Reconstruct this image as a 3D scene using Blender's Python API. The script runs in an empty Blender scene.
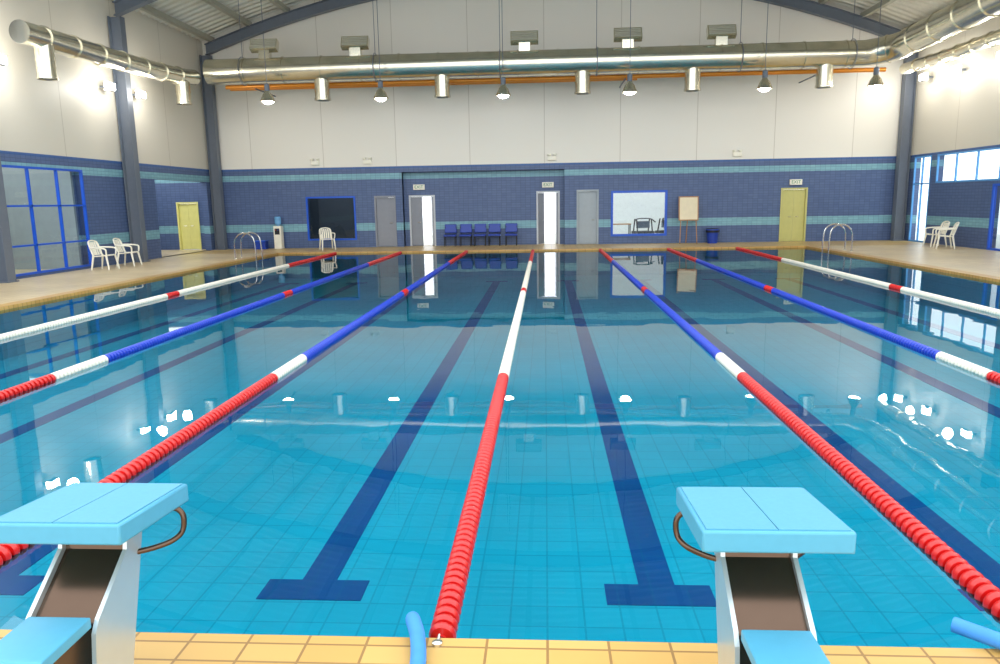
import bpy, bmesh, math, random
from mathutils import Vector, Matrix
random.seed(3)
scn = bpy.context.scene
COL = scn.collection
pi = math.pi

# ------------------------------------------------------------------ colours / materials
def lin(c):
    out = []
    for v in c[:3]:
        v = v / 255.0
        out.append(v / 12.92 if v <= 0.04045 else ((v + 0.055) / 1.055) ** 2.4)
    return (out[0], out[1], out[2], 1.0)

def new_mat(name):
    m = bpy.data.materials.new(name); m.use_nodes = True
    nt = m.node_tree
    for n in list(nt.nodes): nt.nodes.remove(n)
    out = nt.nodes.new('ShaderNodeOutputMaterial')
    return m, nt, out

def N(nt, t, **kw):
    n = nt.nodes.new(t)
    for k, v in kw.items(): setattr(n, k, v)
    return n

def principled(nt, out, rough=0.5, metal=0.0):
    b = N(nt, 'ShaderNodeBsdfPrincipled')
    b.inputs['Roughness'].default_value = rough
    b.inputs['Metallic'].default_value = metal
    nt.links.new(b.outputs[0], out.inputs[0])
    return b

def plain(name, rgb, rough=0.5, metal=0.0, var=0.08, scale=6.0, bump=0.0, coat=0.0, bscale=20):
    m, nt, out = new_mat(name)
    b = principled(nt, out, rough, metal)
    tc = N(nt, 'ShaderNodeTexCoord')
    no = N(nt, 'ShaderNodeTexNoise'); no.inputs['Scale'].default_value = scale; no.inputs['Detail'].default_value = 3
    nt.links.new(tc.outputs['Object'], no.inputs['Vector'])
    mx = N(nt, 'ShaderNodeMix', data_type='RGBA')
    c = lin(rgb)
    mx.inputs[6].default_value = tuple(x * (1 - var) for x in c[:3]) + (1,)
    mx.inputs[7].default_value = tuple(min(1, x * (1 + var)) for x in c[:3]) + (1,)
    nt.links.new(no.outputs[0], mx.inputs[0])
    nt.links.new(mx.outputs[2], b.inputs['Base Color'])
    if coat: b.inputs['Coat Weight'].default_value = coat
    if bump:
        bp = N(nt, 'ShaderNodeBump'); bp.inputs['Strength'].default_value = bump
        n2 = N(nt, 'ShaderNodeTexNoise'); n2.inputs['Scale'].default_value = scale * bscale
        nt.links.new(tc.outputs['Object'], n2.inputs['Vector'])
        nt.links.new(n2.outputs[0], bp.inputs['Height']); nt.links.new(bp.outputs[0], b.inputs['Normal'])
    return m

def emis(name, rgb, s):
    m, nt, out = new_mat(name)
    e = N(nt, 'ShaderNodeEmission'); e.inputs[0].default_value = lin(rgb); e.inputs[1].default_value = s
    nt.links.new(e.outputs[0], out.inputs[0])
    return m

def glass(name, tint=(220, 240, 245), ior=1.45):
    m, nt, out = new_mat(name)
    t = N(nt, 'ShaderNodeBsdfTransparent'); t.inputs[0].default_value = lin(tint)
    g = N(nt, 'ShaderNodeBsdfGlossy'); g.inputs['Roughness'].default_value = 0.02
    f = N(nt, 'ShaderNodeFresnel'); f.inputs[0].default_value = ior
    mx = N(nt, 'ShaderNodeMixShader')
    # thin pane: same reflectance from either face (no total internal reflection)
    ge = N(nt, 'ShaderNodeNewGeometry'); mt = N(nt, 'ShaderNodeMath', operation='MULTIPLY_ADD')
    mt.inputs[1].default_value = (1.0 / ior - ior); mt.inputs[2].default_value = ior
    nt.links.new(ge.outputs['Backfacing'], mt.inputs[0])
    nt.links.new(mt.outputs[0], f.inputs[0])
    nt.links.new(f.outputs[0], mx.inputs[0]); nt.links.new(t.outputs[0], mx.inputs[1]); nt.links.new(g.outputs[0], mx.inputs[2])
    nt.links.new(mx.outputs[0], out.inputs[0])
    return m

def tile_vec(nt, axes):
    tc = N(nt, 'ShaderNodeTexCoord'); sp = N(nt, 'ShaderNodeSeparateXYZ'); cb = N(nt, 'ShaderNodeCombineXYZ')
    nt.links.new(tc.outputs['Object'], sp.inputs[0])
    nt.links.new(sp.outputs[axes[0]], cb.inputs[0]); nt.links.new(sp.outputs[axes[1]], cb.inputs[1])
    return tc, sp, cb

def brick(nt, vec, c1, c2, mortar, w, h, ms, offset=0.0):
    b = N(nt, 'ShaderNodeTexBrick'); b.offset = offset; b.squash = 1.0
    b.inputs['Scale'].default_value = 1.0
    b.inputs['Color1'].default_value = lin(c1); b.inputs['Color2'].default_value = lin(c2); b.inputs['Mortar'].default_value = lin(mortar)
    b.inputs['Brick Width'].default_value = w; b.inputs['Row Height'].default_value = h
    b.inputs['Mortar Size'].default_value = ms; b.inputs['Mortar Smooth'].default_value = 0.1; b.inputs['Bias'].default_value = 0
    nt.links.new(vec, b.inputs['Vector'])
    return b

def tile_mat(name, c1, c2, mortar, w, h, ms, axes=(0, 1), rough=0.35, offset=0.0, lo=0.86, hi=1.1):
    m, nt, out = new_mat(name)
    b = principled(nt, out, rough)
    tc, sp, cb = tile_vec(nt, axes)
    br = brick(nt, cb.outputs[0], c1, c2, mortar, w, h, ms, offset)
    no = N(nt, 'ShaderNodeTexNoise'); no.inputs['Scale'].default_value = 0.6; no.inputs['Detail'].default_value = 4
    nt.links.new(tc.outputs['Object'], no.inputs['Vector'])
    mr = N(nt, 'ShaderNodeMapRange'); mr.inputs[1].default_value = 0.3; mr.inputs[2].default_value = 0.7; mr.inputs[3].default_value = lo; mr.inputs[4].default_value = hi
    nt.links.new(no.outputs[0], mr.inputs[0])
    mx = N(nt, 'ShaderNodeMix', data_type='RGBA', blend_type='MULTIPLY'); mx.inputs[0].default_value = 1
    nt.links.new(br.outputs['Color'], mx.inputs[6]); nt.links.new(mr.outputs[0], mx.inputs[7])
    nt.links.new(mx.outputs[2], b.inputs['Base Color'])
    return m

SLATE = (84, 104, 144); TEALS = (130, 178, 190)
def hall_wall_mat(name, uaxis, upper=(232, 228, 218)):
    m, nt, out = new_mat(name)
    b = principled(nt, out, 0.45)
    tc, sp, cb = tile_vec(nt, (uaxis, 2))
    sc = N(nt, 'ShaderNodeMath', operation='MULTIPLY'); sc.inputs[1].default_value = 0.1
    nt.links.new(sp.outputs[2], sc.inputs[0])
    rp = N(nt, 'ShaderNodeValToRGB'); rp.color_ramp.interpolation = 'CONSTANT'
    els = rp.color_ramp.elements
    stops = [(0.0, SLATE), (0.074, TEALS), (0.102, SLATE), (0.284, TEALS), (0.306, SLATE), (0.325, (60, 100, 160)), (0.335, upper)]
    els[0].position = 0.0; els[0].color = lin(stops[0][1])
    els[1].position = stops[1][0]; els[1].color = lin(stops[1][1])
    for p, c in stops[2:]:
        e = els.new(p); e.color = lin(c)
    nt.links.new(sc.outputs[0], rp.inputs[0])
    br = brick(nt, cb.outputs[0], (255, 255, 255), (232, 236, 242), (186, 190, 204), 0.2, 0.1, 0.006, 0.0)
    pn = brick(nt, cb.outputs[0], (255, 255, 255), (252, 252, 251), (222, 219, 214), 3.05, 40.0, 0.015, 0.0)
    gt = N(nt, 'ShaderNodeMath', operation='GREATER_THAN'); gt.inputs[1].default_value = 3.35
    nt.links.new(sp.outputs[2], gt.inputs[0])
    mx = N(nt, 'ShaderNodeMix', data_type='RGBA')
    nt.links.new(gt.outputs[0], mx.inputs[0]); nt.links.new(br.outputs['Color'], mx.inputs[6]); nt.links.new(pn.outputs['Color'], mx.inputs[7])
    mu = N(nt, 'ShaderNodeMix', data_type='RGBA', blend_type='MULTIPLY'); mu.inputs[0].default_value = 1
    nt.links.new(rp.outputs[0], mu.inputs[6]); nt.links.new(mx.outputs[2], mu.inputs[7])
    nt.links.new(mu.outputs[2], b.inputs['Base Color'])
    return m

M = {}
M['wall_x'] = hall_wall_mat('hall_wall_tiles_x', 0)
M['wall_y'] = hall_wall_mat('hall_wall_tiles_y', 1, (216, 210, 196))
M['deck_y'] = tile_mat('deck_tile_yellow', (204, 174, 112), (194, 162, 98), (148, 116, 66), 0.25, 0.25, 0.006)
M['deck_b'] = tile_mat('deck_tile_beige', (214, 194, 156), (206, 184, 146), (170, 146, 108), 0.25, 0.25, 0.006)
M['coping'] = tile_mat('coping_tile', (206, 166, 94), (198, 154, 80), (146, 110, 58), 0.25, 0.125, 0.006)
M['pool'] = tile_mat('pool_floor_tile', (56, 194, 214), (50, 188, 209), (38, 168, 190), 0.25, 0.25, 0.007, rough=0.5, lo=.9, hi=1.05)
M['pool_v'] = tile_mat('pool_wall_tile', (56, 194, 214), (50, 188, 209), (38, 168, 190), 0.25, 0.25, 0.007, (0, 2), rough=0.5, lo=.9, hi=1.05)
M['navy'] = tile_mat('lane_line_tile', (26, 80, 150), (24, 74, 142), (20, 90, 146), 0.25, 0.25, 0.007, rough=0.5)
M['ceil'] = plain('ceiling_sheet', (216, 214, 202), 0.6)
M['purlin'] = plain('purlin_steel', (176, 174, 158), 0.5)
M['steel'] = plain('grey_painted_steel', (104, 112, 124), 0.45)
M['duct'] = plain('galvanised_duct', (224, 218, 198), 0.22, 0.92, 0.14, 3.0, 0.12, 0, 1.2)
M['chrome'] = plain('stainless_steel', (225, 225, 222), 0.18, 1.0)
M['plate'] = plain('brushed_side_plate', (205, 215, 218), 0.3, 0.6)
M['bronze'] = plain('brushed_steel_panel', (96, 78, 66), 0.2, 0.9, 0.25, 4.0)
M['blockblue'] = plain('block_blue_grp', (80, 160, 192), 0.4, 0, 0.06, 30.0, 0.08)
M['blockblue2'] = plain('block_blue_grip', (86, 156, 184), 0.6, 0, 0.08, 60.0, 0.2)
M['redf'] = plain('float_red', (204, 20, 18), 0.3, coat=0.3)
M['whitef'] = plain('float_white', (232, 228, 212), 0.35)
M['bluef'] = plain('float_blue', (20, 60, 186), 0.3, coat=0.3)
M['white'] = plain('white_plastic', (240, 236, 220), 0.4)
M['bluepl'] = plain('blue_plastic', (24, 60, 160), 0.4)
M['bluefr'] = plain('blue_window_frame', (20, 86, 205), 0.35)
M['bluefr2'] = plain('light_blue_window_frame', (90, 160, 225), 0.35)
M['foam'] = plain('blue_foam_tube', (60, 140, 220), 0.6, 0, 0.1, 20, 0.1)
M['doorgrey'] = plain('door_grey', (136, 140, 150), 0.45)
M['doorframe'] = plain('door_frame_white', (196, 200, 206), 0.45)
M['dooryel'] = plain('door_yellow', (232, 226, 140), 0.45)
M['doorgrn'] = plain('door_yellow_green', (196, 192, 120), 0.45)
M['dark'] = plain('dark_rubber', (34, 36, 42), 0.6)
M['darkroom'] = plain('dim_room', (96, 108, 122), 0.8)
M['sideroom'] = plain('side_room_paint', (150, 158, 160), 0.8)
M['orange'] = plain('orange_pipe', (235, 150, 50), 0.3, 0.3)
M['cream'] = plain('cream_board', (232, 220, 190), 0.6)
M['woodb'] = plain('brown_wood', (176, 130, 82), 0.5, 0, 0.2)
M['green'] = plain('sign_green', (20, 130, 80), 0.5)
M['lampglow'] = emis('lamp_glow', (255, 252, 244), 60.0)
M['pave'] = plain('outside_paving', (220, 220, 210), 0.8)
M['roomwhite'] = plain('room_white', (238, 238, 236), 0.8)
M['glass'] = glass('window_glass', (236, 246, 248))
M['darkglass'] = glass('tinted_glass', (170, 182, 190), 1.5)
M['bottle'] = plain('bottle_blue', (110, 170, 220), 0.2)

# water
m, nt, out = new_mat('pool_water_surface')
t = N(nt, 'ShaderNodeBsdfTransparent'); t.inputs[0].default_value = (0.29, 0.78, 0.85, 1)
g = N(nt, 'ShaderNodeBsdfGlossy'); g.inputs['Roughness'].default_value = 0.0
f = N(nt, 'ShaderNodeFresnel'); f.inputs[0].default_value = 1.38
tc = N(nt, 'ShaderNodeTexCoord')
no = N(nt, 'ShaderNodeTexNoise'); no.inputs['Scale'].default_value = 0.9; no.inputs['Detail'].default_value = 2.0
nt.links.new(tc.outputs['Object'], no.inputs['Vector'])
bp = N(nt, 'ShaderNodeBump'); bp.inputs['Strength'].default_value = 0.05; bp.inputs['Distance'].default_value = 0.05
nt.links.new(no.outputs[0], bp.inputs['Height'])
nt.links.new(bp.outputs[0], g.inputs['Normal']); nt.links.new(bp.outputs[0], f.inputs['Normal'])
mx = N(nt, 'ShaderNodeMixShader')
nt.links.new(f.outputs[0], mx.inputs[0]); nt.links.new(t.outputs[0], mx.inputs[1]); nt.links.new(g.outputs[0], mx.inputs[2])
nt.links.new(mx.outputs[0], out.inputs[0])
M['water'] = m

# ------------------------------------------------------------------ mesh building
class MB:
    def __init__(s): s.v = []; s.f = []; s.mi = []; s.mat = 0
    def face(s, pts, mi=None):
        b = len(s.v); s.v += [tuple(p) for p in pts]; s.f.append(tuple(range(b, b + len(pts)))); s.mi.append(s.mat if mi is None else mi)
    def hexa(s, P):
        b = len(s.v); s.v += [tuple(p) for p in P]
        for q in ((0, 3, 2, 1), (4, 5, 6, 7), (0, 1, 5, 4), (1, 2, 6, 5), (2, 3, 7, 6), (3, 0, 4, 7)):
            s.f.append(tuple(b + i for i in q)); s.mi.append(s.mat)
    def box(s, x0, x1, y0, y1, z0, z1, rot=None, piv=None):
        P = [(x, y, z) for z in (z0, z1) for (x, y) in ((x0, y0), (x1, y0), (x1, y1), (x0, y1))]
        if rot is not None:
            pv = Vector(piv if piv else ((x0 + x1) / 2, (y0 + y1) / 2, (z0 + z1) / 2))
            P = [tuple(rot @ (Vector(p) - pv) + pv) for p in P]
        s.hexa(P)
    def rings(s, rings, cap=True, closed=False):
        b = len(s.v); n = len(rings[0])
        for r in rings: s.v += [tuple(p) for p in r]
        m = len(rings)
        for i in range(m - 1 + (1 if closed else 0)):
            a = b + i * n; c = b + ((i + 1) % m) * n
            for j in range(n):
                k = (j + 1) % n
                s.f.append((a + j, a + k, c + k, c + j)); s.mi.append(s.mat)
        if cap and not closed:
            s.f.append(tuple(b + j for j in reversed(range(n)))); s.mi.append(s.mat)
            s.f.append(tuple(b + (m - 1) * n + j for j in range(n))); s.mi.append(s.mat)
    def lathe(s, prof, c=(0, 0, 0), axis='z', seg=20, cap=True, closed=False):
        R = []
        for (r, h) in prof:
            ring = []
            for j in range(seg):
                a = 2 * pi * j / seg; x, y = r * math.cos(a), r * math.sin(a)
                if axis == 'z': ring.append((c[0] + x, c[1] + y, c[2] + h))
                elif axis == 'y': ring.append((c[0] + y, c[1] + h, c[2] + x))
                else: ring.append((c[0] + h, c[1] + x, c[2] + y))
            R.append(ring)
        s.rings(R, cap, closed)
    def tube(s, pts, r, seg=10, closed=False, rr=None):
        P = [Vector(p) for p in pts]; n = len(P); R = []
        up = None
        for i in range(n):
            if closed: d = P[(i + 1) % n] - P[i - 1]
            else: d = (P[min(i + 1, n - 1)] - P[max(i - 1, 0)])
            d.normalize()
            if up is None:
                a = Vector((0, 0, 1)) if abs(d.z) < 0.9 else Vector((1, 0, 0))
                up = (a - d * a.dot(d)).normalized()
            else: up = (up - d * up.dot(d)).normalized()
            w = d.cross(up)
            ri = rr[i] if rr else r
            R.append([P[i] + (up * math.cos(2 * pi * j / seg) + w * math.sin(2 * pi * j / seg)) * ri for j in range(seg)])
        s.rings(R, not closed, closed)
    def obj(s, name, mats, smooth=35, bevel=0):
        me = bpy.data.meshes.new(name)
        me.from_pydata(s.v, [], s.f)
        if not isinstance(mats, (list, tuple)): mats = [mats]
        for m in mats: me.materials.append(m)
        if len(mats) > 1:
            me.polygons.foreach_set('material_index', s.mi)
        me.update()
        if smooth:
            me.polygons.foreach_set('use_smooth', [True] * len(me.polygons))
            me.set_sharp_from_angle(angle=math.radians(smooth))
        o = bpy.data.objects.new(name, me); COL.objects.link(o)
        if bevel:
            b = o.modifiers.new('Bevel', 'BEVEL'); b.width = bevel; b.segments = 2; b.limit_method = 'ANGLE'
        return o

def smooth_path(pts, n=6):
    P = [Vector(p) for p in pts]; P = [P[0] * 2 - P[1]] + P + [P[-1] * 2 - P[-2]]; out = []
    for i in range(1, len(P) - 2):
        for k in range(n):
            t = k / n
            out.append(0.5 * ((2 * P[i]) + (P[i + 1] - P[i - 1]) * t + (2 * P[i - 1] - 5 * P[i] + 4 * P[i + 1] - P[i + 2]) * t * t + (3 * P[i] - P[i - 1] - 3 * P[i + 1] + P[i + 2]) * t ** 3))
    out.append(P[-2]); return out

def tag(o, label=None, cat=None, group=None, kind=None):
    if label: o['label'] = label
    if cat: o['category'] = cat
    if group: o['group'] = group
    if kind: o['kind'] = kind
    return o

def root(name, label, cat, loc=(0, 0, 0), rz=0, group=None):
    e = bpy.data.objects.new(name, None); COL.objects.link(e); e.empty_display_size = 0.2
    e.location = loc; e.rotation_euler = (0, 0, rz)
    return tag(e, label, cat, group)

def part(par, name, mb, mats, label=None, **kw):
    o = mb.obj(name, mats, **kw); o.parent = par
    if label: o['label'] = label
    return o

def copy_thing(r, loc, rz=None, label=None):
    def cp(o, par):
        c = o.copy(); COL.objects.link(c)
        if par is not None:
            c.parent = par; c.matrix_parent_inverse = o.matrix_parent_inverse.copy()
        for ch in o.children: cp(ch, c)
        return c
    kids = list(r.children)
    c = r.copy(); COL.objects.link(c)
    for k in kids: cp(k, c)
    c.location = loc
    if rz is not None: c.rotation_euler = (0, 0, rz)
    if label: c['label'] = label
    return c

def structure(o, label=None):
    o['kind'] = 'structure'
    if label: o['label'] = label
    return o

# ------------------------------------------------------------------ dimensions
XL, XR = -13.9, 14.3
YW = 31.0
YREC = 31.35
DZ = 0.05
X0, YN, YF = -0.454, 2.80, 27.917
PXL, PXR = -10.2, X0 + 10.0
PD = -0.92
YB = -3.0
def zarch(x): return 10.55 - 0.0140 * (x + 0.4) ** 2

# ------------------------------------------------------------------ walls
def wall_mesh(mb, axis, c, t, u0, u1, v0, v1, holes, topfn=None):
    def P(u, v, d): return (u, c + d, v) if axis == 'x' else (c + d, u, v)
    us = sorted(set([u0, u1] + [h[0] for h in holes] + [h[1] for h in holes]))
    vs = sorted(set([v0, v1] + [h[2] for h in holes] + [h[3] for h in holes]))
    for i in range(len(us) - 1):
        for j in range(len(vs) - 1):
            uc, vc = (us[i] + us[i + 1]) / 2, (vs[j] + vs[j + 1]) / 2
            if any(h[0] < uc < h[1] and h[2] < vc < h[3] for h in holes): continue
            for d in (0, t):
                mb.face([P(us[i], vs[j], d), P(us[i + 1], vs[j], d), P(us[i + 1], vs[j + 1], d), P(us[i], vs[j + 1], d)])
    loops = [(u0, u1, v0, v1)] + list(holes)
    for (a, b, e, f_) in loops:
        q = [(a, e), (b, e), (b, f_), (a, f_)]
        for k in range(4):
            p0, p1 = q[k], q[(k + 1) % 4]
            if topfn and (a, b, e, f_) == (u0, u1, v0, v1) and k == 2: continue
            mb.face([P(*p0, 0), P(*p1, 0), P(*p1, t), P(*p0, t)])
    if topfn:
        n = 24
        for i in range(n):
            a = u0 + (u1 - u0) * i / n; b = u0 + (u1 - u0) * (i + 1) / n
            for d in (0, t):
                mb.face([P(a, v1, d), P(b, v1, d), P(b, topfn(b), d), P(a, topfn(a), d)])
            mb.face([P(a, topfn(a), 0), P(b, topfn(b), 0), P(b, topfn(b), t), P(a, topfn(a), t)])

top = lambda x: zarch(x) + 0.5
W1 = (-10.0, -7.9, 0.36, 2.18); D1 = (-7.1, -6.2, DZ, 2.17)
D2 = (-5.7, -4.6, DZ, 2.17); D3 = (-0.35, 0.62, DZ, 2.25)
D4 = (1.3, 2.2, DZ, 2.27); W2 = (2.7, 4.98, 0.36, 2.2); D5 = (9.5, 10.55, DZ, 2.2)
DR = (-15.6, -14.65, DZ, 2.05)
mb = MB()
wall_mesh(mb, 'x', YW, 0.25, -19, -5.9, 0, 3.4, [W1, D1, DR])
wall_mesh(mb, 'x', YW, 0.25, 0.8, XR, 0, 3.4, [D4, W2, D5])
wall_mesh(mb, 'x', YREC, 0.25, -5.9, 0.8, 0, 3.12, [D2, D3])
wall_mesh(mb, 'x', YW, 0.25, XL, XR, 3.4, 7.0, [], top)
mb.face([(-5.9, YW, 0), (-5.9, YREC, 0), (-5.9, YREC, 3.4), (-5.9, YW, 3.4)])
mb.face([(0.8, YW, 0), (0.8, YREC, 0), (0.8, YREC, 3.4), (0.8, YW, 3.4)])
mb.box(-5.9, 0.8, YW, YREC + 0.25, 3.12, 3.4)
structure(mb.obj('wall_far', M['wall_x'], smooth=0), 'cream upper wall over slate blue tiled lower band')

mb = MB()
WL = (18.4, 22.0, 0.12, 3.0); OPL = (26.2, 30.3, DZ, 2.85)
wall_mesh(mb, 'y', XL, -0.25, YB, YW, 0, 8.6, [WL, OPL])
structure(mb.obj('wall_left', M['wall_y'], smooth=0), 'cream side wall with slate blue tiled band')
mb = MB()
WRs = (19.6, 28.6, 2.25, 3.28); WRt = (29.0, 30.3, DZ, 3.28); WRd = (23.4, 25.0, DZ, 2.15)
wall_mesh(mb, 'y', XR, 0.25, YB, YW, 0, 8.4, [WRs, WRt, WRd])
structure(mb.obj('wall_right', M['wall_y'], smooth=0), 'cream side wall with high blue framed windows')

mb = MB()
mb.box(-19.1, -18.9, 22.0, YW, 0, 3.4)
mb.box(-18.9, XL - 0.25, 21.9, 22.05, 0, 3.4)
structure(mb.obj('wall_corridor', M['wall_y'], smooth=0), 'slate blue corridor wall')
mb = MB(); mb.box(-18.9, XL - 0.25, 22.05, 27.5, 3.0, 3.1)
structure(mb.obj('ceiling_corridor', M['ceil'], smooth=0), 'plain corridor ceiling')
mb = MB()
mb.box(-17.9, -17.8, 16.0, 21.9, 0, 3.2); mb.box(-17.8, XL - 0.25, 15.9, 16.0, 0, 3.2)
mb.box(-17.8, XL - .25, 21.8, 21.9, 0, 3.2)
structure(mb.obj('wall_side_room', M['sideroom'], smooth=0), 'pale side room behind the glazing')
mb = MB()
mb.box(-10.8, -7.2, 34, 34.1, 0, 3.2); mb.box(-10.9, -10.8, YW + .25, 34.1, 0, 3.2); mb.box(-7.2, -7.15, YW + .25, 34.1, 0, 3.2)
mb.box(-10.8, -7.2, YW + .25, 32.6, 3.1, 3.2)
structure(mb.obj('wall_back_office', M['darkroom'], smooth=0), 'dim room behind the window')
mb = MB()
mb.box(1.0, 7.0, 35, 35.1, 0, 2.9); mb.box(6.9, 7.0, YW + .25, 35, 0, 2.9)
structure(mb.obj('wall_back_gym', M['roomwhite'], smooth=0), 'white lit wall behind the window')

mb = MB()
mb.mat = 0
mb.box(XL - 0.25, XR + 0.25, YB, YN, -0.25, DZ)
mb.box(XL - 0.25, XR + 0.25, YF, YW + 0.9, -0.25, DZ)
mb.mat = 1
mb.box(XL - 0.25, PXL, YN, YF, -0.25, DZ)
mb.box(PXR, XR + 0.25, YN, YF, -0.25, DZ)
mb.box(-19, XL - 0.25, 15, YW, -0.25, DZ)
mb.mat = 2
mb.box(-19, XR + 6, YW + 0.9, 42, -0.3, DZ - 0.02)
mb.box(XR + 0.25, XR + 6, 10, YW + 0.9, -0.3, DZ - 0.02)
structure(mb.obj('floor', [M['deck_y'], M['deck_b'], M['pave']], smooth=0), 'yellow and beige tiled pool deck')
mb = MB(); e_ = 0.012
for (a, b, c, d) in ((PXL - 0.3, PXR + 0.3, YN - 0.3, YN + e_), (PXL - 0.3, PXR + 0.3, YF - e_, YF + 0.3), (PXL - 0.3, PXL + e_, YN + e_, YF - e_), (PXR - e_, PXR + 0.3, YN + e_, YF - e_)):
    mb.box(a, b, c, d, DZ + .001, DZ + 0.012)
mb.box(PXL, PXR, YN, YN + e_, -0.06, DZ + .001); mb.box(PXL, PXR, YF - e_, YF, -0.06, DZ + .001)
mb.box(PXL, PXL + e_, YN + e_, YF - e_, -0.06, DZ + .001); mb.box(PXR - e_, PXR, YN + e_, YF - e_, -0.06, DZ + .001)
structure(mb.obj('trim_1', M['coping'], smooth=0), 'orange yellow coping tiles around the pool')

mb = MB(); i_ = 0.004
mb.mat = 0
a, b, c, d = PXL + i_, PXR - i_, YN + i_, YF - i_
mb.face([(a, c, PD), (b, c, PD), (b, d, PD), (a, d, PD)])
mb.mat = 1
for (p, q) in (((a, c), (b, c)), ((b, c), (b, d)), ((b, d), (a, d)), ((a, d), (a, c))):
    mb.face([(p[0], p[1], PD), (q[0], q[1], PD), (q[0], q[1], -0.001), (p[0], p[1], -0.001)])
structure(mb.obj('floor_pool', [M['pool'], M['pool_v']], smooth=0), 'turquoise tiled swimming pool basin')
mb = MB(); mb.face([(PXL + i_, YN + i_, 0), (PXR - i_, YN + i_, 0), (PXR - i_, YF - i_, 0), (PXL + i_, YF - i_, 0)])
tag(mb.obj('pool_water', M['water'], smooth=0), 'still clear turquoise water filling the lane pool', 'water', kind='stuff')

for k in range(8):
    cx = X0 - 8.75 + 2.5 * k
    mb = MB(); y0 = 4.78; y1 = YF - 1.85
    q = [(-.38, y0), (.38, y0), (.38, y0 + .28), (.13, y0 + .28), (.13, y1 - .28), (.38, y1 - .28), (.38, y1), (-.38, y1), (-.38, y1 - .28), (-.13, y1 - .28), (-.13, y0 + .28), (-.38, y0 + .28)]
    mb.rings([[(cx + p[0], p[1], PD) for p in q], [(cx + p[0], p[1], PD + .006) for p in q]])
    tag(mb.obj('lane_marking', M['navy'], smooth=0), 'dark blue tiled lane line with T ends on pool floor', 'lane line', 'lane lines on the pool floor')

# ------------------------------------------------------------------ ceiling, arches, columns, purlins
mb = MB(); n = 48; ya, yb = 17.0, YW + 0.25  # sheeting stops short: roof nearer the camera left open to let sky light in
for i in range(n):
    a = XL + (XR - XL) * i / n; b = XL + (XR - XL) * (i + 1) / n
    for d in (0.5, 0.6):
        mb.face([(a, ya, zarch(a) + d), (b, ya, zarch(b) + d), (b, yb, zarch(b) + d), (a, yb, zarch(a) + d)])
for k in range(36):
    y = ya + 0.2 + k * 0.4
    for i in range(n):
        a = XL + (XR - XL) * i / n; b = XL + (XR - XL) * (i + 1) / n
        mb.face([(a, y, zarch(a) + 0.5), (b, y, zarch(b) + 0.5), (b, y + 0.06, zarch(b) + 0.44), (a, y + 0.06, zarch(a) + 0.44)])
        mb.face([(a, y + 0.12, zarch(a) + 0.5), (b, y + 0.12, zarch(b) + 0.5), (b, y + 0.06, zarch(b) + 0.44), (a, y + 0.06, zarch(a) + 0.44)])
structure(mb.obj('ceiling', M['ceil'], smooth=0), 'cream corrugated barrel vault roof sheeting')

for k in range(18):
    x = XL + 0.5 + k * 1.6
    if x > XR - 0.2: break
    mb = MB(); z = zarch(x) + 0.42
    q = [(-.09, -.215), (.09, -.215), (.09, -.2), (.04, -.2), (.04, 0), (-.04, 0), (-.04, -.2), (-.09, -.2)]
    mb.rings([[(x + p[0], yy, z + p[1]) for p in q] for yy in (ya, YW)])
    tag(mb.obj('purlin', M['purlin'], smooth=0), 'long pale steel purlin under the roof', 'roof beam', 'roof purlins')

for ay in (17.9, 24.3, 30.75):
    mb = MB(); n = 40; R = []
    q = [(-.13, 0), (.13, 0), (.13, .03), (.012, .03), (.012, .39), (.13, .39), (.13, .42), (-.13, .42), (-.13, .39), (-.012, .39), (-.012, .03), (-.13, .03)]
    for i in range(n + 1):
        x = XL + 0.25 + (XR - XL - 0.5) * i / n; za = zarch(x) - 0.21
        R.append([(x, ay + p[0], za + p[1]) for p in q])
    mb.rings(R)
    tag(mb.obj('roof_arch', M['steel'], smooth=0), 'curved dark grey steel arch beam under the roof', 'arch beam', 'steel roof arches')

def column(x, y):
    r = root('steel_column', 'dark grey steel column standing against the side wall', 'column', (x, y, DZ), group='steel columns')
    mb = MB(); h = zarch(x) - 0.22 - DZ
    q = [(-.2, -.15), (-.17, -.15), (-.17, -.012), (.17, -.012), (.17, -.15), (.2, -.15), (.2, .15), (.17, .15), (.17, .012), (-.17, .012), (-.17, .15), (-.2, .15)]
    mb.rings([[(p[0], p[1], 0.03) for p in q], [(p[0], p[1], h) for p in q]])
    part(r, 'column_shaft', mb, M['steel'], smooth=0)
    mb = MB(); mb.box(-0.24, 0.24, -0.2, 0.2, 0, 0.03)
    part(r, 'base_plate', mb, M['steel'], smooth=0)
for y in (17.9, 24.3, 30.7): column(XL + 0.25, y)
for y in (17.9, 23.2, 30.7): column(XR - 0.25, y)

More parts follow.
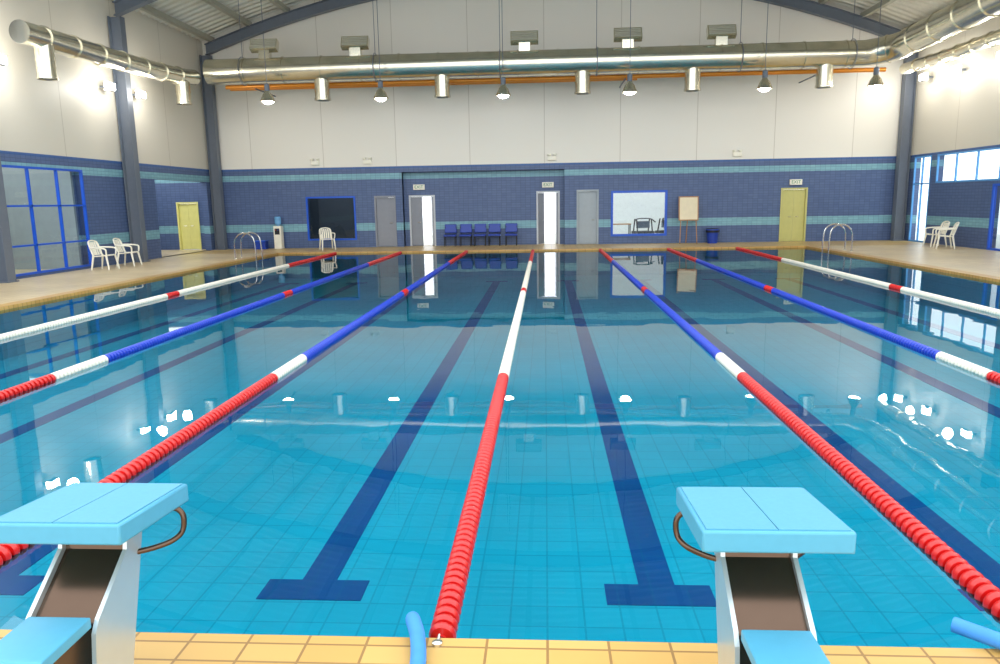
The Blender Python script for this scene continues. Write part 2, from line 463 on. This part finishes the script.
# ------------------------------------------------------------------ windows and doors
def frame_window(name, axis, c, hole, nu, vsplits, fmat, gmat, label, fw=0.07, dep=0.12, off=0.0):
    u0, u1, v0, v1 = hole; mb = MB()
    def bx(a, b, e, f_):
        if axis == 'x': mb.box(a, b, c + off, c + off + dep, e, f_)
        else: mb.box(min(c + off, c + off + dep), max(c + off, c + off + dep), a, b, e, f_)
    bx(u0, u1, v0, v0 + fw); bx(u0, u1, v1 - fw, v1); bx(u0, u0 + fw, v0 + fw, v1 - fw); bx(u1 - fw, u1, v0 + fw, v1 - fw)
    for i in range(1, nu):
        u = u0 + (u1 - u0) * i / nu; bx(u - fw * .4, u + fw * .4, v0 + fw, v1 - fw)
    for v in vsplits: bx(u0 + fw, u1 - fw, v - fw * .4, v + fw * .4)
    o = structure(mb.obj(name, fmat, smooth=0), label)
    g = MB(); d = c + off + dep * .5
    if axis == 'x': g.face([(u0 + .01, d, v0 + .01), (u1 - .01, d, v0 + .01), (u1 - .01, d, v1 - .01), (u0 + .01, d, v1 - .01)])
    else: g.face([(d, u0 + .01, v0 + .01), (d, u1 - .01, v0 + .01), (d, u1 - .01, v1 - .01), (d, u0 + .01, v1 - .01)])
    p = g.obj('window_pane', gmat, smooth=0); p.parent = o
    return o
frame_window('window_1', 'x', YW, W1, 1, [], M['bluefr'], M['darkglass'], 'blue framed internal window with dark glass', off=-0.03)
frame_window('window_2', 'x', YW, W2, 1, [], M['bluefr'], M['glass'], 'blue framed window into a bright room', off=-0.03, fw=.09)
frame_window('window_3', 'y', XL, WL, 3, [0.9, 1.95], M['bluefr'], M['glass'], 'large blue gridded window in side wall', off=0.02, dep=-0.08, fw=.06)
frame_window('window_4', 'y', XR, WRs, 7, [], M['bluefr2'], M['glass'], 'high strip window with blue frames', off=-0.01, dep=0.06, fw=.06)
frame_window('window_5', 'y', XR, WRt, 2, [2.25], M['bluefr2'], M['glass'], 'tall glazed doorway with blue frame', off=-0.01, dep=0.06, fw=.06)
frame_window('window_6', 'y', XR, WRd, 2, [], M['bluefr'], M['darkglass'], 'blue framed glass double door', off=-0.03)

def door(name, hole, yc, leafmat, label, framemat=None, angles=(0,), mats=None):
    u0, u1, v0, v1 = hole; mb = MB(); fw = 0.07
    q = [(u0, v0), (u0, v1), (u1, v1), (u1, v0), (u1 - fw, v0), (u1 - fw, v1 - fw), (u0 + fw, v1 - fw), (u0 + fw, v0)]
    mb.rings([[(p[0], yc - .03, p[1]) for p in q], [(p[0], yc + .18, p[1]) for p in q]])
    o = structure(mb.obj(name, framemat or leafmat, smooth=0), label)
    w = (u1 - u0) - 2 * fw; nl = len(angles)
    for i, ang in enumerate(angles):
        a = u0 + fw + w * i / nl; b = a + w / nl; s = 1 if i == 0 else -1
        lm = mats[i] if mats else leafmat
        L = MB(); L.box(0.004, b - a - 0.004, 0.0, 0.045, 0.01, v1 - fw - v0 - 0.005)
        p = L.obj('door_leaf', lm, smooth=0, bevel=0.004); p.parent = o
        if s == -1 and ang: p.location = (b, yc + 0.05, v0); p.rotation_euler = (0, 0, pi - ang)
        else: p.location = (a, yc + 0.05, v0); p.rotation_euler = (0, 0, ang)
        H = MB(); hx = (b - a) - 0.09 if (s == 1 or ang) else 0.2
        H.tube([(hx, 0.0, 1.0), (hx, -0.06, 1.0), (hx - 0.12, -0.06, 1.0)], 0.012, 8)
        h = H.obj('door_handle', M['chrome']); h.parent = p
    return o
lg = plain('door_light_grey', (160, 170, 178), 0.45)
door('door_1', D1, YW, M['doorgrey'], 'closed grey door in grey frame')
door('door_2', D2, YREC, M['doorgrey'], 'white framed double door with one leaf open to daylight', M['doorframe'], (0, 1.3))
door('door_3', D3, YREC, M['doorgrey'], 'white framed double door with leaves open to daylight', M['doorframe'], (0.9, 1.4))
door('door_4', D4, YW, lg, 'closed light grey door')
door('door_5', D5, YW, M['doorgrn'], 'closed yellow green double exit door', None, (0, 0))
door('door_6', DR, YW, M['dooryel'], 'closed pale yellow corridor door', None, (0, 0))

# ------------------------------------------------------------------ lane ropes
def lane_rope(k):
    cx = X0 + 2.5 * k
    white = k in (0, 3, -3)
    lab = 'floating lane rope with red and white plastic discs' if white else 'floating lane rope with blue, white and red discs'
    r = root('lane_rope', lab, 'lane rope', (cx, YN, 0.0), group='lane ropes across the pool')
    L = YF - YN
    if white: segs = [(0.07, 4.87, 'redf'), (4.87, 12.2, 'whitef'), (12.2, 12.7, 'redf'), (12.7, 19.7, 'whitef'), (19.7, L - .1, 'redf')]
    else: segs = [(0.07, 4.87, 'redf'), (4.87, 5.87, 'whitef'), (5.87, 12.2, 'bluef'), (12.2, 12.7, 'redf'), (12.7, 19.7, 'bluef'), (19.7, L - .1, 'redf')]
    seg = 18 if abs(k) < 2 else 12
    pitch = 0.066
    for (a, b, mt) in segs:
        mb = MB(); prof = []
        nf = max(1, int(round((b - a) / pitch))); p = (b - a) / nf
        for i in range(nf):
            y = a + i * p
            prof += [(0.022, y), (0.022, y + p * .16), (0.050, y + p * .26), (0.060, y + p * .5), (0.060, y + p * .7), (0.052, y + p * .9)]
        prof.append((0.03, b))
        mb.lathe(prof, (0, 0, 0.012), 'y', seg)
        nm = {'redf': 'red', 'whitef': 'white', 'bluef': 'blue'}[mt]
        o = part(r, 'float_section', mb, M[mt], nm + ' plastic float discs', smooth=40); o['kind'] = 'stuff'
    mb = MB(); mb.tube([(0, -0.02, 0.065), (0, 0.02, 0.07), (0, 0.05, 0.02), (0, 0.10, 0.012)], 0.006, 8)
    part(r, 'cable', mb, M['chrome'], 'steel end cable')
    mb = MB(); mb.tube([(0, L - .12, 0.012), (0, L - 0.02, 0.012)], 0.008, 8)
    part(r, 'cable', mb, M['chrome'], 'steel end cable')
    mb = MB()
    mb.lathe([(0.022, 0), (0.022, 0.012), (0.008, 0.016)], (0, -0.035, 0.062), seg=10)
    part(r, 'anchor_hook', mb, M['chrome'])
    return r
for k in range(-3, 4): lane_rope(k)

def foam(pts, lab):
    mb = MB(); mb.tube(smooth_path(pts, 8), 0.032, 14)
    return tag(mb.obj('foam_tube', M['foam']), lab, 'foam tube', 'blue foam tubes')
foam([(-0.50, 2.3, DZ + .046), (-0.50, 2.55, DZ + .048), (-0.53, 2.74, DZ + .055), (-0.57, 2.86, DZ + .06), (-0.585, 2.93, DZ + .02)], 'light blue foam tube draped over the pool edge')
foam([(2.2, 2.35, DZ + .046), (2.02, 2.55, DZ + .046), (1.86, 2.74, DZ + .05), (1.68, 2.92, DZ + .05)], 'light blue foam tube lying on deck tiles')

# ------------------------------------------------------------------ starting blocks
def starting_block(x, lab):
    r = root('starting_block', lab, 'starting block', (x, 2.5, DZ), group='starting blocks')
    mb = MB()
    yr, yf = -0.225, 0.262; zr, zf = 0.75, 0.708; th = 0.075; hw = .243
    mb.hexa([(-hw, yr, zr - th), (hw, yr, zr - th), (hw, yf, zf - th), (-hw, yf, zf - th), (-hw, yr, zr), (hw, yr, zr), (hw, yf, zf), (-hw, yf, zf)])
    part(r, 'platform', mb, M['blockblue'], 'light blue moulded platform', bevel=0.008)
    for (xa, xb) in ((-.228, -.002), (.002, .228)):
        mb = MB()
        ys0, ys1 = yr + .015, yf - .015
        z0 = zr + (zf - zr) * .03 + .001; z1 = zf - (zf - zr) * .03 + .001
        mb.hexa([(xa, ys0, z0 - .002), (xb, ys0, z0 - .002), (xb, ys1, z1 - .002), (xa, ys1, z1 - .002), (xa, ys0, z0 + .003), (xb, ys0, z0 + .003), (xb, ys1, z1 + .003), (xa, ys1, z1 + .003)])
        part(r, 'grip_surface', mb, M['blockblue2'], 'fine textured non-slip top')
    prof = [(-0.30, 0.012), (-0.09, 0.012), (0.11, 0.64), (0.11, 0.655), (0.0, 0.66), (-0.02, 0.56), (-0.225, 0.40), (-0.25, 0.36)]
    for sx in (-1, 1):
        mb = MB()
        xa, xb = sx * 0.125 - 0.008, sx * 0.125 + 0.008
        mb.rings([[(xa, p[0], p[1]) for p in prof], [(xb, p[0], p[1]) for p in prof]])
        part(r, 'side_plate', mb, M['plate'], 'polished steel side plate', smooth=0)
    mb = MB()
    q = [(-0.27, 0.02), (-.225, .36), (-.205, .385), (0.0, .55), (0.02, .655), (.035, .65), (.015, .54), (-.195, .37), (-.21, .35), (-.255, .02)]
    mb.rings([[(-.116, p[0], p[1]) for p in q], [(.116, p[0], p[1]) for p in q]])
    part(r, 'rear_panel', mb, M['bronze'], 'dark reflective brushed steel panel', smooth=30)
    mb = MB()
    q = [(-.50, .02), (-.50, .40), (-.49, .415), (-.235, .415), (-.235, .375), (-.47, .375), (-.47, .02)]
    mb.rings([[(-.112, p[0], p[1]) for p in q], [(.112, p[0], p[1]) for p in q]])
    part(r, 'step', mb, M['blockblue'], 'light blue rear step', smooth=0, bevel=0.005)
    for sx in (-1, 1):
        mb = MB()
        pts = [(sx * .20, .17, .645), (sx * .235, .18, .632), (sx * .255, .18, .60), (sx * .25, .17, .545), (sx * .22, .14, .518), (sx * .17, .09, .512), (sx * .12, .045, .515)]
        mb.tube(smooth_path(pts, 6), 0.011, 12)
        part(r, 'hand_grip', mb, M['bronze'], 'bent steel tube grip')
    mb = MB(); mb.box(-0.15, 0.15, -0.33, -0.04, 0, 0.012)
    part(r, 'base_plate', mb, M['plate'], smooth=30)
    return r
starting_block(0.745, 'light blue starting block with steel pedestal by pool edge')
starting_block(-1.69, 'light blue starting block with steel pedestal by pool edge')

# ------------------------------------------------------------------ ducts
def duct(name, pts, r, lab, ring=1.2, seg=28, flange=0.03):
    e = root(name, lab, 'air duct')
    P = [Vector(p) for p in pts]
    mb = MB(); mb.tube(P, r, seg)
    part(e, 'duct_body', mb, M['duct'], smooth=40)
    acc = 0
    for i in range(len(P) - 1):
        d = P[i + 1] - P[i]; L = d.length; dn = d.normalized()
        s = ring - acc
        while s < L:
            c = P[i] + dn * s
            mb = MB(); mb.tube([c - dn * .02, c + dn * .02], r + flange, seg)
            part(e, 'joint_ring', mb, M['duct'], smooth=40)
            s += ring
        acc = (acc + L) % ring
    return e
zd = 6.8; yd = 28.3
elbow = [Vector((11.3 + 1.1 * math.sin(a), 28.3 - 1.1 * (1 - math.cos(a)), zd + .12 * a)) for a in [i * pi / 16 for i in range(9)]]
main_pts = [(-12.55, yd, zd), (-4, yd, zd), (4, yd, zd)] + elbow + [(12.4, 25.5, 7.03), (12.35, 22, 7.1), (12.3, 14, 7.1)]
DM = duct('ventilation_duct', main_pts, 0.45, 'large round galvanised duct hanging across the hall', 1.45)
left_pts = smooth_path([(-12.9, 27.8, 6.55), (-12.95, 26.8, 6.45), (-12.9, 24, 6.3), (-12.9, 20, 6.22), (-12.95, 18.6, 6.2)], 5)
DL = duct('ventilation_duct', left_pts, 0.28, 'round galvanised duct running along the side wall', 1.2)
duct('ventilation_duct', [(13.35, 29.6, 6.45), (13.4, 27, 6.4), (13.4, 14, 6.4)], 0.2, 'smaller round galvanised duct beneath the main duct', 0.9)

def outlet(par, x, y, ztop, zb, r):
    e = bpy.data.objects.new('duct_outlet', None); COL.objects.link(e); e.location = (x, y, zb); e.parent = par
    mb = MB(); h = ztop - zb
    mb.lathe([(r, 0.0), (r, h), (r * .93, h), (r * .93, 0.0)], seg=24, cap=False, closed=True)
    part(e, 'outlet_collar', mb, M['duct'])
    mb = MB(); mb.lathe([(r * .94, 0.0), (r * 1.08, -0.02), (r * 1.08, 0.05), (r, 0.06)], seg=24, cap=False, closed=True)
    part(e, 'outlet_rim', mb, M['duct'])
    mb = MB(); mb.lathe([(r, h * .5), (r * 1.06, h * .5), (r * 1.06, h * .5 + .05), (r, h * .5 + .05)], seg=24, cap=False, closed=True)
    part(e, 'outlet_band', mb, M['duct'])
    mb = MB(); mb.lathe([(r * .93, 0.05), (r * .05, 0.0)], seg=16)
    part(e, 'damper_disc', mb, M['steel'])
for px_x in (-8.25, -3.75, 1.4, 5.35, 10.0): outlet(DM, px_x, yd, 6.45, 5.7, 0.28)
outlet(DL, -12.9, 19.4, 6.05, 5.2, 0.23); outlet(DL, -12.9, 26.9, 6.25, 5.5, 0.25)

def hanger(x, y, z, r):
    mb = MB()
    mb.tube([(x, y + (r + .02) * math.cos(a), z + (r + .02) * math.sin(a)) for a in [i * 2 * pi / 24 for i in range(24)]], 0.015, 6, True)
    mb.tube([(x, y, z + r + .02), (x, y, zarch(x) + 0.49)], 0.012, 6)
    tag(mb.obj('duct_hanger', M['steel']), 'thin steel ring hanger holding the duct', 'hanger', 'duct hangers')
for x in (-11.2, -6.2, -1.6, 1.9, 7.0, 10.9): hanger(x, yd, zd, 0.48)

def pipe(pts, r, mat, lab):
    mb = MB(); mb.tube(pts, r, 12)
    tag(mb.obj('service_pipe', mat), lab, 'pipe', 'service pipes')
pipe([(-12.2, 29.0, 6.35), (12.4, 29.0, 6.35)], 0.08, M['orange'], 'long orange pipe below the ventilation duct')
pipe([(-12.2, 29.4, 6.325), (3.5, 29.4, 6.325)], 0.058, M['orange'], 'thin orange pipe below the ventilation duct')
pipe([(-12.2, 29.3, 7.365), (12.4, 29.3, 7.365)], 0.035, M['bluefr'], 'thin blue pipe above the ventilation duct')
for x in (-11, -4, 3, 10):
    for (a, z) in ((28.85, 6.227), (29.24, 7.29)):
        mb = MB(); mb.box(x - .02, x + .02, a, YW + .05, z, z + .04)
        tag(mb.obj('pipe_bracket', M['steel'], smooth=0), 'grey steel wall bracket carrying pipes', 'bracket', 'pipe brackets')

def grille_box(x):
    e = bpy.data.objects.new('air_grille', None); COL.objects.link(e); e.location = (x, yd - .1, zd + .45); e.parent = DM
    e['label'] = 'angled rectangular louvred grille'
    R = Matrix.Rotation(math.radians(-25), 3, 'X')
    mb = MB(); mb.box(-.5, .5, -.12, .12, .2, .62, R, (0, 0, .4)); mb.box(-.2, .2, -.12, .15, -.06, .3)
    part(e, 'grille_housing', mb, M['duct'], smooth=0)
    for i in range(5):
        mb = MB(); mb.box(-.46, .46, -.15, -.12, .25 + i * .07, .285 + i * .07, R, (0, 0, .4))
        part(e, 'louvre', mb, M['purlin'], smooth=0)
for x in (-10.3, -6.9, -0.7, 3.0, 6.3): grille_box(x)

def bell_lamp(x, y):
    e = root('bell_lamp', 'hanging high bay lamp with bell shaped metal shade', 'hanging lamp', (x, y, 5.55), group='bell lamps')
    mb = MB(); mb.lathe([(0.27, 0), (0.25, .06), (0.17, .24), (0.1, .33), (0.08, .38), (0.07, .375), (0.09, .32), (0.16, .235), (.24, .06), (.26, 0)], seg=24, cap=False, closed=True)
    part(e, 'lamp_shade', mb, M['duct'])
    mb = MB(); mb.lathe([(0.08, .36), (0.09, .4), (0.09, .6), (0.05, .64)], seg=16)
    part(e, 'ballast_housing', mb, M['steel'])
    mb = MB(); mb.tube([(0, 0, .62), (0, 0, zarch(x) + .49 - 5.55)], 0.012, 6)
    part(e, 'suspension_rod', mb, M['steel'])
    mb = MB(); mb.lathe([(0.02, .34), (0.12, .2), (0.19, .06), (0.2, .03), (.16, -.04), (.07, -.08)], seg=16)
    part(e, 'bulb', mb, M['lampglow'])
for x in (-10.0, -5.85, -1.45, 3.0, 7.65, 11.4): bell_lamp(x, 27.35)

def flood(x, y, z, s, e_w=220):
    e = root('wall_floodlight', 'bright floodlight mounted high on the side wall', 'floodlight', (x, y, z), group='wall floodlights')
    mb = MB(); mb.box(min(0, s * .25), max(0, s * .25), -.03, .03, -.03, .03)
    part(e, 'bracket', mb, M['steel'], smooth=0)
    mb = MB(); cx = s * .32
    mb.box(cx - .07, cx + .07, -.16, .16, -.12, .12)
    part(e, 'lamp_housing', mb, M['steel'], smooth=0, bevel=.01)
    mb = MB(); xa = cx + s * .07
    mb.box(min(xa, xa + s * .02), max(xa, xa + s * .02), -.14, .14, -.1, .1)
    part(e, 'lamp_lens', mb, M['lampglow'], smooth=0)
    mb = MB(); mb.box(cx - .07, cx + .07, -.185, -.16, -.12, .12)
    part(e, 'lamp_lens', mb, M['lampglow'], smooth=0)
    l = bpy.data.lights.new('flood_light', 'POINT'); l.energy = e_w; l.color = (1.0, .97, .92); l.shadow_soft_size = .15
    o = bpy.data.objects.new('flood_light', l); COL.objects.link(o); o.location = (x + s * .9, y, z)
for (y, z) in ((18.6, 5.55), (23.4, 5.6), (25.2, 5.6), (12, 5.6)): flood(XL + .02, y, z, 1, 75)
for (y, z) in ((24.6, 6.0), (27.2, 6.0), (29.4, 6.1), (18, 6.0), (12, 6.0)): flood(XR - .02, y, z, -1, 65)

# ------------------------------------------------------------------ ladders
def ladder(x, y, s):
    e = root('pool_ladder', 'stainless steel pool ladder with curved handrails at pool edge', 'pool ladder', (x, y, DZ), group='pool ladders')
    for dy in (-.28, .28):
        mb = MB()
        pts = [(-s * .62, dy, 0.01), (-s * .62, dy, .35), (-s * .58, dy, .66), (-s * .4, dy, .84), (-s * .15, dy, .86), (s * .06, dy, .7), (s * .12, dy, .35), (s * .12, dy, -.1), (s * .12, dy, -.85)]
        mb.tube(smooth_path(pts, 6), .024, 10)
        part(e, 'handrail', mb, M['chrome'])
        mb = MB(); mb.lathe([(.05, 0.001), (.05, .015), (.03, .03)], (-s * .62, dy, 0), seg=14)
        part(e, 'floor_flange', mb, M['chrome'])
    for z in (-.15, -.42, -.7):
        mb = MB(); mb.box(s * .12 - .04, s * .12 + .04, -.26, .26, z - .012, z + .012)
        part(e, 'tread', mb, M['chrome'], smooth=0)
ladder(PXL + .02, 25.6, 1); ladder(PXR - .02, 25.6, -1)

# ------------------------------------------------------------------ chairs
def monobloc(loc, rz, lab):
    e = root('plastic_chair', lab, 'chair', loc, rz, 'white plastic chairs')
    mb = MB(); R = []
    for i in range(7):
        t_ = i / 6; y = -.23 + .44 * t_; z = .43 + .015 * math.cos(t_ * pi) - .01
        w = .23 - .02 * t_
        R.append([(-w, y, z + .012), (-w * .4, y, z - .008), (w * .4, y, z - .008), (w, y, z + .012), (w, y, z - .018), (w * .4, y, z - .03), (-w * .4, y, z - .03), (-w, y, z - .018)])
    mb.rings(R)
    part(e, 'seat', mb, M['white'])
    mb = MB()
    def bk(u, v): return (u, .2 + .13 * v + .03 * (1 - (u / .23) ** 2), .43 + .42 * v)
    for u in (-.2, -.12, -.04, .04, .12, .2):
        p0, p1, p2 = bk(u, 0), bk(u, .5), bk(u, .93)
        w = .028
        mb.rings([[(p[0] - w, p[1] - .008, p[2]), (p[0] + w, p[1] - .008, p[2]), (p[0] + w, p[1] + .008, p[2]), (p[0] - w, p[1] + .008, p[2])] for p in (p0, p1, p2)])
    mb.tube(smooth_path([bk(-.23, 0), bk(-.235, .5), bk(-.2, .92), bk(0, 1.03), bk(.2, .92), bk(.235, .5), bk(.23, 0)], 5), .022, 8)
    part(e, 'backrest', mb, M['white'])
    for sx in (-1, 1):
        mb = MB(); mb.tube(smooth_path([(sx * .25, .27, .66), (sx * .28, .1, .655), (sx * .285, -.12, .64), (sx * .27, -.22, .6), (sx * .245, -.22, .45)], 5), .024, 8)
        part(e, 'armrest', mb, M['white'])
        for (ly, ty) in ((-.27, -.2), (.27, .19)):
            mb = MB(); mb.tube([(sx * .23, ty, .43), (sx * .265, ly, 0)], .024, 8, rr=[.032, .022])
            part(e, 'leg', mb, M['white'])
    return e
c1 = monobloc((-13.15, 21.45, DZ), pi / 2, 'white plastic armchair beside the tiled side wall')
copy_thing(c1, (-13.15, 22.75, DZ), pi / 2 + .1)
copy_thing(c1, (13.6, 26.9, DZ), -pi / 2, 'white plastic armchair near the side windows')
copy_thing(c1, (13.4, 25.9, DZ), -pi / 2 - .3, 'white plastic armchair near the side windows')
copy_thing(c1, (-8.8, 29.7, DZ), 0.5, 'white plastic armchair standing alone on far deck')

def blue_chair(loc):
    e = root('visitor_chair', 'blue padded visitor chair with dark metal legs', 'chair', loc, 0, 'row of blue chairs against the wall')
    mb = MB(); mb.box(-.25, .25, -.22, .22, .40, .48); part(e, 'seat', mb, M['bluepl'], bevel=.02)
    mb = MB(); mb.box(-.25, .25, .2, .25, .54, .90, Matrix.Rotation(math.radians(-8), 3, 'X')); part(e, 'backrest', mb, M['bluepl'], bevel=.02)
    for sx in (-1, 1):
        mb = MB(); mb.tube([(sx * .22, -.22, 0), (sx * .22, -.18, .42)], .018, 8); part(e, 'leg', mb, M['dark'])
        mb = MB(); mb.tube([(sx * .22, .20, 0), (sx * .22, .2, .42), (sx * .22, .22, .8)], .018, 8); part(e, 'leg', mb, M['dark'])
    return e
b1 = blue_chair((-3.95, 30.95, DZ))
for x in (-3.3, -2.7, -2.1, -1.4): copy_thing(b1, (x, 30.95, DZ))

# ------------------------------------------------------------------ small furniture on the far deck
e = root('water_cooler', 'white water cooler with blue bottle against tiled wall', 'water cooler', (-11.15, 30.7, DZ))
mb = MB(); mb.box(-.16, .16, -.16, .16, 0, .95); part(e, 'body', mb, M['white'], bevel=.02)
mb = MB(); mb.lathe([(.05, .95), (.06, .98), (.135, 1.05), (.135, 1.12), (.128, 1.15), (.135, 1.18), (.135, 1.3), (.1, 1.34)], seg=20); part(e, 'bottle', mb, M['bottle'], 'blue translucent water bottle')
mb = MB(); mb.box(-.1, .1, -.17, -.155, .6, .85); part(e, 'dispenser_niche', mb, M['dark'])
for sx in (-.05, .05):
    mb = MB(); mb.tube([(sx, -.165, .8), (sx, -.2, .8), (sx, -.2, .76)], .012, 8); part(e, 'tap', mb, M['redf'] if sx < 0 else M['bluef'])

def bin_(loc, mat, r0, r1, h, name, lab):
    e = root(name, lab, 'bin', loc)
    mb = MB(); mb.lathe([(r0, 0), (r1, h)], seg=24); part(e, 'bin_body', mb, mat)
    mb = MB(); mb.lathe([(r1 + .02, h - .03), (r1 + .02, h + .02), (r1 - .03, h + .025)], seg=24, cap=False); part(e, 'bin_rim', mb, mat)
    mb = MB(); mb.lathe([(r1 + .008, h - .12), (r1 + .025, h - .04), (r1 - .01, h + .04), (r1 - .05, h - .02)], seg=24, cap=False); part(e, 'bin_liner', mb, M['dark'], 'black bag liner')
bin_((6.75, 30.6, DZ), M['bluepl'], .19, .25, .55, 'rubbish_bin', 'blue plastic rubbish bin with liner by tiled wall')
e = root('storage_crate', 'small blue plastic crate by the tiled wall', 'crate', (-11.9, 30.6, DZ))
mb = MB()
mb.box(-.25, .25, -.18, .18, 0, .32); part(e, 'crate_body', mb, M['bluepl'], smooth=0, bevel=.015)
mb = MB(); mb.box(-.27, .27, -.2, .2, .32, .36); part(e, 'crate_lid', mb, M['bluefr'], bevel=.01)

e = root('flip_board', 'cream notice board on wooden easel legs', 'notice board', (5.75, 30.5, DZ))
Rr = Matrix.Rotation(math.radians(-6), 3, 'X')
mb = MB(); mb.box(-.36, .36, -.02, .02, .95, 1.85, Rr, (0, 0, 1.4)); part(e, 'board', mb, M['cream'], bevel=.004)
mb = MB()
for (a, b, c, d) in ((-.39, .39, .92, .96), (-.39, .39, 1.84, 1.88), (-.39, -.35, .96, 1.84), (.35, .39, .96, 1.84)): mb.box(a, b, -.03, .03, c, d, Rr, (0, 0, 1.4))
part(e, 'board_frame', mb, M['woodb'], smooth=0)
for (a, b) in (((-.34, -.14, 0), (-.3, -.02, .98)), ((.34, -.14, 0), (.3, -.02, .98)), ((0, .4, 0), (0, .06, 1.5))):
    mb = MB(); mb.tube([a, b], .018, 8); part(e, 'leg', mb, M['woodb'])

def exit_sign(x, y, z):
    e = root('exit_sign', 'white illuminated exit sign with green lettering above door', 'exit sign', (x, y, z), group='exit signs')
    mb = MB(); mb.box(-.24, .24, -.1, 0, -.11, .11); part(e, 'sign_box', mb, M['white'], bevel=.008)
    cu = bpy.data.curves.new('t', 'FONT'); cu.body = 'EXIT'; cu.size = .18; cu.align_x = 'CENTER'; cu.align_y = 'CENTER'; cu.extrude = .003
    to = bpy.data.objects.new('t', cu); COL.objects.link(to)
    dg = bpy.context.evaluated_depsgraph_get(); dg.update()
    me = bpy.data.meshes.new_from_object(to.evaluated_get(dg))
    bpy.data.objects.remove(to)
    me.materials.clear(); me.materials.append(M['green'])
    o = bpy.data.objects.new('sign_lettering', me); COL.objects.link(o); o.parent = e
    o.location = (0, -.104, 0); o.rotation_euler = (pi / 2, 0, 0); o['label'] = 'green EXIT lettering'
exit_sign(-5.25, YREC, 2.5); exit_sign(0.13, YREC, 2.5); exit_sign(10.05, YW, 2.42)

def emer(x):
    e = root('emergency_light', 'small twin head emergency light fixed on wall', 'emergency light', (x, YW, 3.55), group='emergency lights')
    mb = MB(); mb.box(-.17, .17, -.1, 0, -.08, .08); part(e, 'battery_box', mb, M['white'], bevel=.008)
    for sx in (-.12, .12):
        mb = MB(); mb.lathe([(.03, .08), (.075, .14), (.075, .18)], (sx, -.06, 0), seg=14); part(e, 'lamp_head', mb, M['white'])
for x in (-9.5, -7.3, .3, 7.7): emer(x)

def rack(loc, rz):
    e = root('exercise_machine', 'dark exercise machine standing in the bright room', 'exercise equipment', loc, rz, 'exercise machines behind the window')
    for x in (-.35, .35):
        for y in (-.3, .3):
            mb = MB(); mb.tube([(x, y, 0), (x, y * .3, .95)], .03, 8); part(e, 'upright', mb, M['dark'])
    mb = MB(); mb.box(-.4, .4, -.35, .35, .3, .42); part(e, 'seat_pad', mb, M['dark'], bevel=.02)
    mb = MB(); mb.box(-.3, .3, -.06, .06, .55, .85); part(e, 'back_pad', mb, M['darkroom'], bevel=.02)
    mb = MB(); mb.tube(smooth_path([(-.5, -.2, .8), (-.3, -.05, .95), (.3, -.05, .95), (.5, -.2, .8)], 5), .025, 8); part(e, 'handlebar', mb, M['dark'])
for i, x in enumerate((4.3, 5.4)): rack((x, 33.2 + .4 * i, DZ), .3 + .4 * i)
e = root('office_table', 'plain table with dark legs in the bright room', 'table', (3.3, 33.6, DZ))
mb = MB(); mb.box(-.5, .5, -.3, .3, .7, .74); part(e, 'table_top', mb, M['woodb'], bevel=.005)
for sx in (-.46, .46):
    for sy in (-.26, .26):
        mb = MB(); mb.box(sx - .02, sx + .02, sy - .02, sy + .02, 0, .7); part(e, 'leg', mb, M['dark'], smooth=0)

# ------------------------------------------------------------------ world, camera
w = bpy.data.worlds.new('World'); scn.world = w; w.use_nodes = True
bg = w.node_tree.nodes['Background']; bg.inputs[0].default_value = (0.92, 0.965, 1.0, 1); bg.inputs[1].default_value = 2.75  # uniform bright sky added as fill, entering by the open roof and rear

fpx = 740.76; pit, yaw, rol = [math.radians(a) for a in (10.0, 3.58, -0.977)]
fw = Vector((-math.sin(yaw) * math.cos(pit), math.cos(yaw) * math.cos(pit), -math.sin(pit)))
rv = Vector((math.cos(yaw), math.sin(yaw), 0)); uv = rv.cross(fw)
r2 = rv * math.cos(rol) + uv * math.sin(rol); u2 = -rv * math.sin(rol) + uv * math.cos(rol)
cd = bpy.data.cameras.new('camera'); cam = bpy.data.objects.new('camera', cd); COL.objects.link(cam)
cd.sensor_width = 36; cd.lens = fpx * 36 / 1000; cd.clip_end = 200; cd.clip_start = 0.05
cam.matrix_world = Matrix(((r2.x, u2.x, -fw.x, 0), (r2.y, u2.y, -fw.y, 0), (r2.z, u2.z, -fw.z, 1.859), (0, 0, 0, 1)))
scn.camera = cam
try:
    scn.view_settings.view_transform = 'Standard'
except Exception: pass
